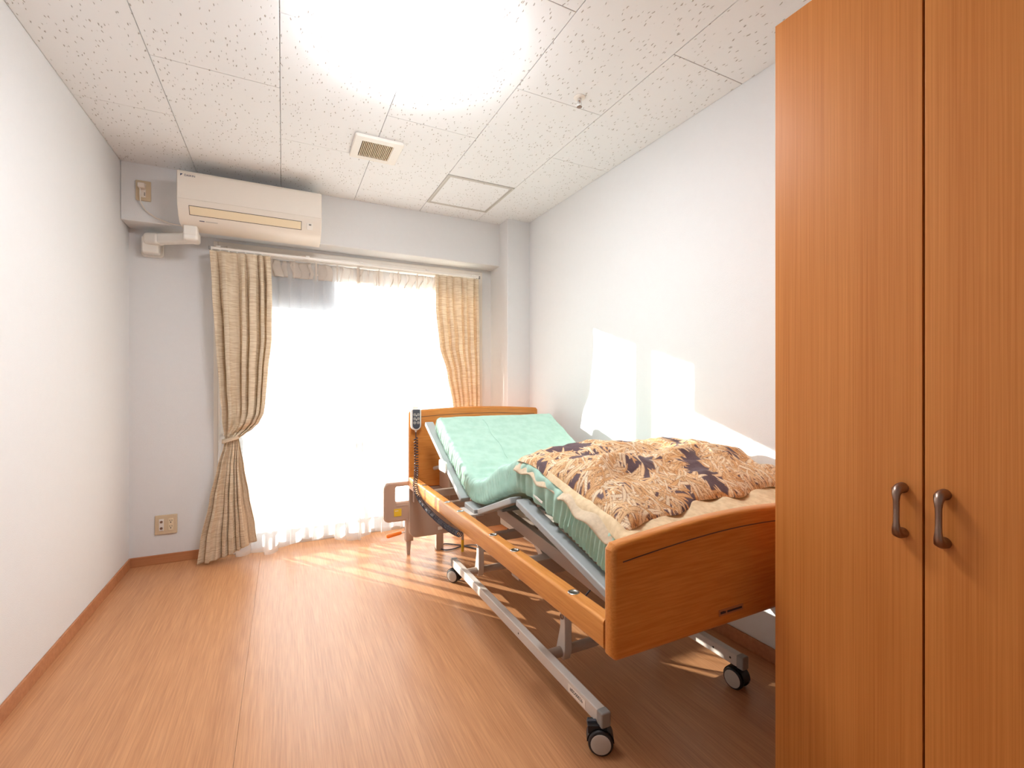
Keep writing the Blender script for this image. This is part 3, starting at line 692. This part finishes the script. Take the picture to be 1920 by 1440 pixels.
def mtop(y):
    q = max(0, min(898.999, (y-.94)/.002)); i = int(q); return _tab[i]+(_tab[i+1]-_tab[i])*(q-i)
MX0, MX1 = .806, 1.585
def mattress_v(v, u):
    # v along the length, u around the section
    e = .030
    th = .100+.022*smoothstep(.35, .6, v)
    endr = min(1, v/.006, (1-v)/.006); endr = sqrt(max(0, 1-(1-endr)**2))
    w = MX1-MX0; r = .028
    per = 2*(w+th); d = u*per
    # rounded-rectangle section start at bottom-left going up the left side
    if d < th: a, h, nx, nz = 0, d, -1, 0
    elif d < th+w: a, h, nx, nz = d-th, th, 0, 1
    elif d < 2*th+w: a, h, nx, nz = w, th-(d-th-w), 1, 0
    else: a, h, nx, nz = w-(d-2*th-w), 0, 0, -1
    x, hh = a, h
    # round corners
    cx = min(max(x, r), w-r); ch = min(max(hh, r*.9), th-r*.9)
    dx, dh = x-cx, hh-ch; l = sqrt(dx*dx+dh*dh)
    if l > 1e-6:
        if abs(dx) > 1e-6 and abs(dh) > 1e-6: k = max(abs(dx)/r, abs(dh)/(r*.9))*r/l; dx *= k; dh *= k
    x, hh = cx+dx, ch+dh
    L_ = CUM[-1]*v
    side = max(0, 1-a/.06) if a < w/2 else max(0, 1-(w-a)/.06)
    low = 1-hh/th
    # gathers on the side
    fr = 225+25*noise.noise(Vector((L_*3, 0, 3)))
    gath = .0100*sin(L_*fr+2.2*sin(L_*17)+hh*9+2*noise.noise(Vector((L_*9, hh*9, 0))))*side*(.25+.75*low)*(.35+.65*smoothstep(.30, .40, v)*(1-smoothstep(.82, .9, v)*.6))
    if 0 < h < th or side > .9: x += (gath+.004*fbm(L_*14, hh*20, 5))*(-1 if a < w/2 else 1)
    # tension folds on the top
    topw = smoothstep(.5, 1, hh/th)
    lf = max(0, 1-abs(a)/.45)
    fold = .0085*lf*noise.noise(Vector((a*2.6+L_*3, L_*24-a*12+a*a*10, 1)))+.0028*fbm(a*5, L_*15, 2)
    crease = smoothstep(.22, .34, v)*(1-smoothstep(.36, .50, v))
    fold += crease*.013*sin(L_*75+a*6+3*noise.noise(Vector((a*4, L_*3, 7))))*(.35+.65*lf)*noise.noise(Vector((a*3+9, L_*6, 2)))*1.6
    hh += fold*topw
    hh = th/2+(hh-th/2)*(.35+.65*endr); x = w/2+(x-w/2)*(.985+.015*endr)
    p, n_ = path(v), pnorm(v); q = p+n_*hh
    return (MX0+x, q.x, q.y)
mt_ = MB(); g = mt_.grid(mattress_v, 620, 132, closed=True)
mt_.bm.faces.new(g[0][::-1]); mt_.bm.faces.new(g[-1])
t = thing('mattress', (1.195, 1.8, .56), 'mint green sheeted mattress bent upwards on the raised care bed', 'mattress')
mt_.build('cover', 'mint', t, smooth=True)
# seam across the upper cover and zip pull at the side
sm = MB(); pts = []
for k in range(40):
    v = .03+.22*k/39; a = .27; p = path(v)+pnorm(v)*.1035; pts.append((MX0+a+.006*sin(k*.3), p.x, p.y))
sm.tube(pts, .0013, 6); sm.build('seam', 'mint', t, smooth=True)
v = .74; p = path(v)+pnorm(v)*.034
MB().bar((MX0-.0065, p.x+.03, p.y+.006), (MX0-.0065, p.x-.03, p.y-.008), .003, .008).build('zip_tab', 'white', t, bevel=.001)

# ------------------------------------------------------------------ quilt and duvet
def quilt_top(u, v):
    x = .812+(1.745-.812)*u; y = 1.40-(1.40-.936)*v
    ed = min(u/.03, (1-u)/.03, v/.05, (1-v)/.05, 1); ed = sqrt(max(0, 1-(1-max(0, ed))**2))
    z = mtop(max(y, .97))+.004+ed*(.026+.006*sin(x*38+2*sin(y*14))+.010*fbm(x*6, y*8, 3))
    x += .008*noise.noise(Vector((y*8, 0, 2)))*(1-u)
    return Vector((x, y, z))
qb = MB(); g = qb.grid(lambda u, v: quilt_top(u, v), 120, 60)
def cap_under(b, g, fn):
    nu, nv = len(g)-1, len(g[0])-1
    low = [[None]*(nv+1) for _ in range(nu+1)]
    for i in range(nu+1):
        for j in range(nv+1):
            low[i][j] = g[i][j] if i in (0, nu) or j in (0, nv) else b.bm.verts.new(fn(g[i][j].co))
    for i in range(nu):
        for j in range(nv):
            b.bm.faces.new((low[i][j], low[i][j+1], low[i+1][j+1], low[i+1][j]))
cap_under(qb, g, lambda c: (c.x, c.y, mtop(max(c.y, .97))+.003))
q = qb.build('quilt', 'quilt', None, smooth=True, origin=(1.28, 1.15, .70))
meta(q, 'cream quilt between the patterned duvet and the footboard', 'quilt')

FL, FR, NR, NL = (.815, 1.585), (1.715, 1.60), (1.735, 1.055), (.838, .980)
def duvet_pt(u, v):
    fx, fy = FL[0]+(FR[0]-FL[0])*u, FL[1]+(FR[1]-FL[1])*u+.05*sin(pi*u)
    nx, ny = NL[0]+(NR[0]-NL[0])*u, NL[1]+(NR[1]-NL[1])*u
    ny += .035*sin(pi*u*1.0)+.013*smoothstep(.12, .3, u)*sin(u*17+.5)+.008*noise.noise(Vector((u*14, 3, 3)))
    x, y = fx+(nx-fx)*v, fy+(ny-fy)*v
    x += .022*noise.noise(Vector((y*7, .3, 1)))*(1-u)
    eu, ev = min(u/.10, (1-u)/.06, 1), min(v/.13, (1-v)/.20, 1)
    e = max(0, min(eu, 1))*1.0; f = max(0, min(ev, 1))
    ed = sqrt(max(0, 1-(1-e)**2))*sqrt(max(0, 1-(1-f)**2))
    base = mtop(max(y, .97))+.006+.028*smoothstep(1.40, 1.30, y)*smoothstep(.80, .86, x)
    w1 = fbm(x*3.6+1, y*5.5, 4, 2); w2 = noise.noise(Vector((x*12, y*17, 2))); w3 = 1-abs(noise.noise(Vector((x*8+y*3, y*7, 11))))*2
    fy_ = y+.05*noise.noise(Vector((x*3, y*2, 31))); ridge = sin((fy_-x*.10)*34)*(.5+noise.noise(Vector((x*2.2, y*3, 41))))
    fine = noise.noise(Vector((x*34, y*40, 6)))
    th = .044+.016*sin(pi*min(1, u*1.1))*(1-v)-.012*v
    z = base+ed*(th+.024*w1+.008*w2+.018*(w3-.5)+.013*ridge+.0026*fine)
    return Vector((x, y, z))
import numpy as np
def upsample(P, f):   # cubic interpolation of a coarse grid of points
    def ax(P):
        n = P.shape[0]; t_ = np.linspace(0, n-1, (n-1)*f+1); i = np.clip(t_.astype(int), 0, n-2); x = (t_-i)[:, None, None]
        p0, p1, p2, p3 = P[np.clip(i-1, 0, n-1)], P[i], P[i+1], P[np.clip(i+2, 0, n-1)]
        return .5*(2*p1+(p2-p0)*x+(2*p0-5*p1+4*p2-p3)*x*x+(3*p1-p0-3*p2+p3)*x**3)
    return ax(ax(P).transpose(1, 0, 2)).transpose(1, 0, 2)
NU, NV = 150, 95
DG = upsample(np.array([[list(duvet_pt(i/NU, j/NV)) for j in range(NV+1)] for i in range(NU+1)]), 3)
nu, nv = DG.shape[0], DG.shape[1]
db = MB(); g = [[db.bm.verts.new(DG[i, j]) for j in range(nv)] for i in range(nu)]
for i in range(nu-1):
    for j in range(nv-1): db.bm.faces.new((g[i][j], g[i+1][j], g[i+1][j+1], g[i][j+1]))
cap_under(db, g, lambda c: (c.x, c.y, mt_fast(c.y)+.005+.028*smoothstep(1.40, 1.30, c.y)*smoothstep(.80, .86, c.x)))
# printed leaves: overlapping blades stamped over a dusky ground, kept as a colour attribute of the cloth
UU, VV = np.meshgrid(np.linspace(0, .92, nu), np.linspace(0, .60, nv), indexing='ij')
pc = np.empty((nu, nv, 3)); pc[:] = lin((104, 84, 88))[:3]
rg = np.random.RandomState(11); li = lambda c: np.array(lin(c)[:3])*1.0
for k in range(3400):
    cx, cy = rg.uniform(-.03, .95), rg.uniform(-.03, .63)
    if noise.noise(Vector((cx*9, cy*9, 2.2))) > .24: continue
    an = noise.noise(Vector((cx*5, cy*5, 9)))*5+rg.uniform(-.9, .9); L_, W_ = rg.uniform(.022, .050), rg.uniform(.0035, .0085)
    dx, dy = UU-cx, VV-cy; a_ = dx*cos(an)+dy*sin(an); b_ = -dx*sin(an)+dy*cos(an)+(a_**2)*rg.uniform(-7, 7)
    wd = W_*np.clip(1-(a_/L_)**2, 0, 1)**.7; m_ = (np.abs(a_) < L_) & (np.abs(b_) < wd)
    if not m_.any(): continue
    c1 = li([(248, 214, 170), (242, 200, 150), (252, 228, 194), (230, 178, 124)][rg.randint(4)]); c2 = li((176, 118, 76))
    q = np.abs(b_[m_])/np.maximum(wd[m_], 1e-5); sh = np.clip((q-.62)/.3, 0, 1)[:, None]; st = .90+.16*np.sin(a_[m_]*900+b_[m_]*900)[:, None]
    pc[m_] = (c1*(1-sh)+c2*sh)*st
t = thing('duvet', (1.28, 1.3, .75), 'rumpled duvet with brown and tan leaf print over the foot half of the bed', 'duvet')
dob = db.build('cover', 'leaf', t, smooth=True)
ca = dob.data.color_attributes.new('print', 'FLOAT_COLOR', 'POINT'); arr = np.ones((len(dob.data.vertices), 4))
arr[:nu*nv, :3] = np.clip(pc.reshape(-1, 3), 0, 1); arr[nu*nv:, :3] = li((220, 198, 168))
ca.data.foreach_set('color', arr.astype(np.float32).ravel())
# beige lining showing along its left hem
def lin_pt(u, v):
    a = duvet_pt(0, v); w_ = .016+.040*smoothstep(.45, .62, v)*(1-smoothstep(.9, 1, v))+.004*sin(v*26)
    x = a.x+.03-(w_+.03)*u; z = a.z+.006-.026*u+.006*sin(v*31+u*2)*u-.035*max(0, u-.5)
    return Vector((max(x, .790+.004*sin(v*23)), a.y, z))
lb_ = MB(); lb_.grid(lin_pt, 14, 120); lo = lb_.build('lining', 'lining', t, smooth=True, normals=False); lo.modifiers.new('solid', 'SOLIDIFY').thickness = .004
meta(lo, 'plain beige lining')

# ------------------------------------------------------------------ remote control on the headboard
t = thing('remote_control', (.7525, 2.87, .81), 'white bed remote hooked on the headboard with coiled dark cord', 'remote control')
plate([rrect(.720, .785, .822, .957, .03, rs=(.012, .012, .0325, .0325))], 'xz', 2.872, .024, 'handset', 'white', t, .006)
plate([rrect(.729, .776, .832, .954, .022, rs=(.006, .006, .0232, .0232))], 'xz', 2.8595, .003, 'keypad', 'darkgrey', t, .001)
for r_ in range(3):
    for c_ in range(2):
        MB().lathe([(.0095, 0), (.0095, .0012), (.007, .002), (.001, .002)], (.7415+.0225*c_, 2.858, .922-.0255*r_), (0, -1, 0), 18).build('button', 'cap', t, smooth=True)
MB().box(.7495, .7555, 2.8565, 2.858, .912, .918).build('arrow_mark', 'white', t); MB().box(.7495, .7555, 2.8565, 2.858, .886, .892).build('arrow_mark', 'white', t)
MB().prism(rrect(.735, .770, .955, .972, .004), 'y', 2.880, 2.885).build('hook_top', 'white', t)
MB().tube([(.7525, 2.872, .824), (.7525, 2.872, .812)], [.008, .005], 12).build('strain_relief', 'white', t, smooth=True)
path_pts = [(.7525, 2.872, .812), (.7525, 2.870, .775), (.752, 2.862, .70), (.745, 2.83, .62), (.728, 2.77, .56), (.703, 2.70, .51), (.700, 2.60, .462), (.700, 2.45, .438), (.700, 2.25, .430), (.700, 2.05, .436), (.703, 1.93, .448)]
def catmull(P, n):
    P = [Vector(p) for p in P]; out = []
    for i in range(len(P)-1):
        p0, p1, p2, p3 = P[max(i-1, 0)], P[i], P[i+1], P[min(i+2, len(P)-1)]
        for k in range(n):
            s_ = k/n; out.append(.5*((2*p1)+(p2-p0)*s_+(2*p0-5*p1+4*p2-p3)*s_*s_+(3*p1-p0-3*p2+p3)*s_**3))
    return out+[P[-1]]
cl = catmull(path_pts, 60); co = []; ph = 0; u = Vector((1, 0, 0))
for i, p in enumerate(cl):
    d = (cl[min(i+1, len(cl)-1)]-cl[max(i-1, 0)]); ln = d.length/2; d.normalize(); u = (u-d*u.dot(d)).normalized(); v_ = d.cross(u)
    if i < 60: co.append(p); continue
    nxt = 6
    seglen = (cl[min(i+1, len(cl)-1)]-p).length; turns = seglen/.0175
    m_ = max(2, int(turns*9))
    for k in range(m_):
        q = p.lerp(cl[min(i+1, len(cl)-1)], k/m_); a = ph+2*pi*turns*k/m_; co.append(q+(u*cos(a)+v_*sin(a))*.0115)
    ph += 2*pi*turns
MB().tube(co, .0027, 6).build('coiled_cord', 'cord', t, smooth=True)

# ------------------------------------------------------------------ detached assist rail behind the headboard
t = thing('assist_rail', (.66, 3.0, 0), 'taupe plastic grab rail with yellow sticker standing left of the headboard', 'rail')
plate([rrect(.576, 1.02, .225, .480, .035), rrect(.650, .96, .352, .452, .014)], 'xz', 3.0, .030, 'panel', 'taupe', t, .010)
MB().box(.655, .96, 2.982, 2.986, .325, .335).build('panel_ridge', 'taupesteel', t)
plate([rrect(.640, .688, .262, .310, .002)], 'xz', 2.984, .002, 'warning_sticker', 'yellow', t, .0005)
MB().box(.646, .668, 2.9822, 2.9832, .296, .299).build('sticker_print', 'paper', t)
MB().prism(rrect(.715, .765, 2.980, 3.020, .004), 'z', .09, .24).build('leg_sleeve', 'taupe', t, bevel=.003)
MB().hexa([(.728, 2.99, 0), (.746, 2.99, 0), (.746, 3.01, 0), (.728, 3.01, 0), (.722, 2.985, .09), (.752, 2.985, .09), (.752, 3.015, .09), (.722, 3.015, .09)]).build('leg', 'taupesteel', t, bevel=.002)
MB().prism(rrect(.92, .97, 2.980, 3.020, .004), 'z', 0, .24).build('leg', 'taupesteel', t, bevel=.003)
MB().tube([(.715, 3.0, .148), (.685, 2.995, .150)], .004, 10).build('lever_rod', 'chrome', t, smooth=True)
MB().tube([(.690, 2.995, .150), (.680, 2.994, .150), (.60, 2.985, .142), (.592, 2.984, .141)], [.008, .0125, .0135, .009], 16).build('lever_grip', 'orange', t, smooth=True)
# yellow-tipped peg and dark cable hanging from the bed frame to the floor behind
o = MB().tube([(1.066, 2.875, .46), (1.066, 2.875, .085)], .009, 14).build('support_peg', 'taupesteel', bed, smooth=True)
MB().tube([(1.066, 2.875, .085), (1.066, 2.875, .006)], .0095, 14).build('peg_tip', 'yellow', o, smooth=True)
cb = catmull([(1.35, 2.62, .006), (1.26, 2.72, .006), (1.18, 2.86, .006), (1.10, 2.985, .006), (1.02, 3.06, .006), (.965, 3.06, .006), (.945, 3.03, .006), (.965, 2.96, .006), (1.02, 2.945, .006), (1.09, 2.97, .006), (1.16, 2.96, .008), (1.22, 2.85, .03), (1.26, 2.70, .12), (1.24, 2.45, .30), (1.22, 2.33, .36)], 12)
MB().tube(cb, .0042, 8).build('power_cord', 'cord', bed, smooth=True)
cb = catmull([(1.14, 1.95, .345), (1.12, 1.80, .20), (1.16, 1.66, .06), (1.22, 1.70, .02), (1.32, 1.86, .06), (1.45, 1.90, .10), (1.50, 1.86, .07)], 12)
MB().tube(cb, .0042, 8).build('power_cord', 'cord', bed, smooth=True)
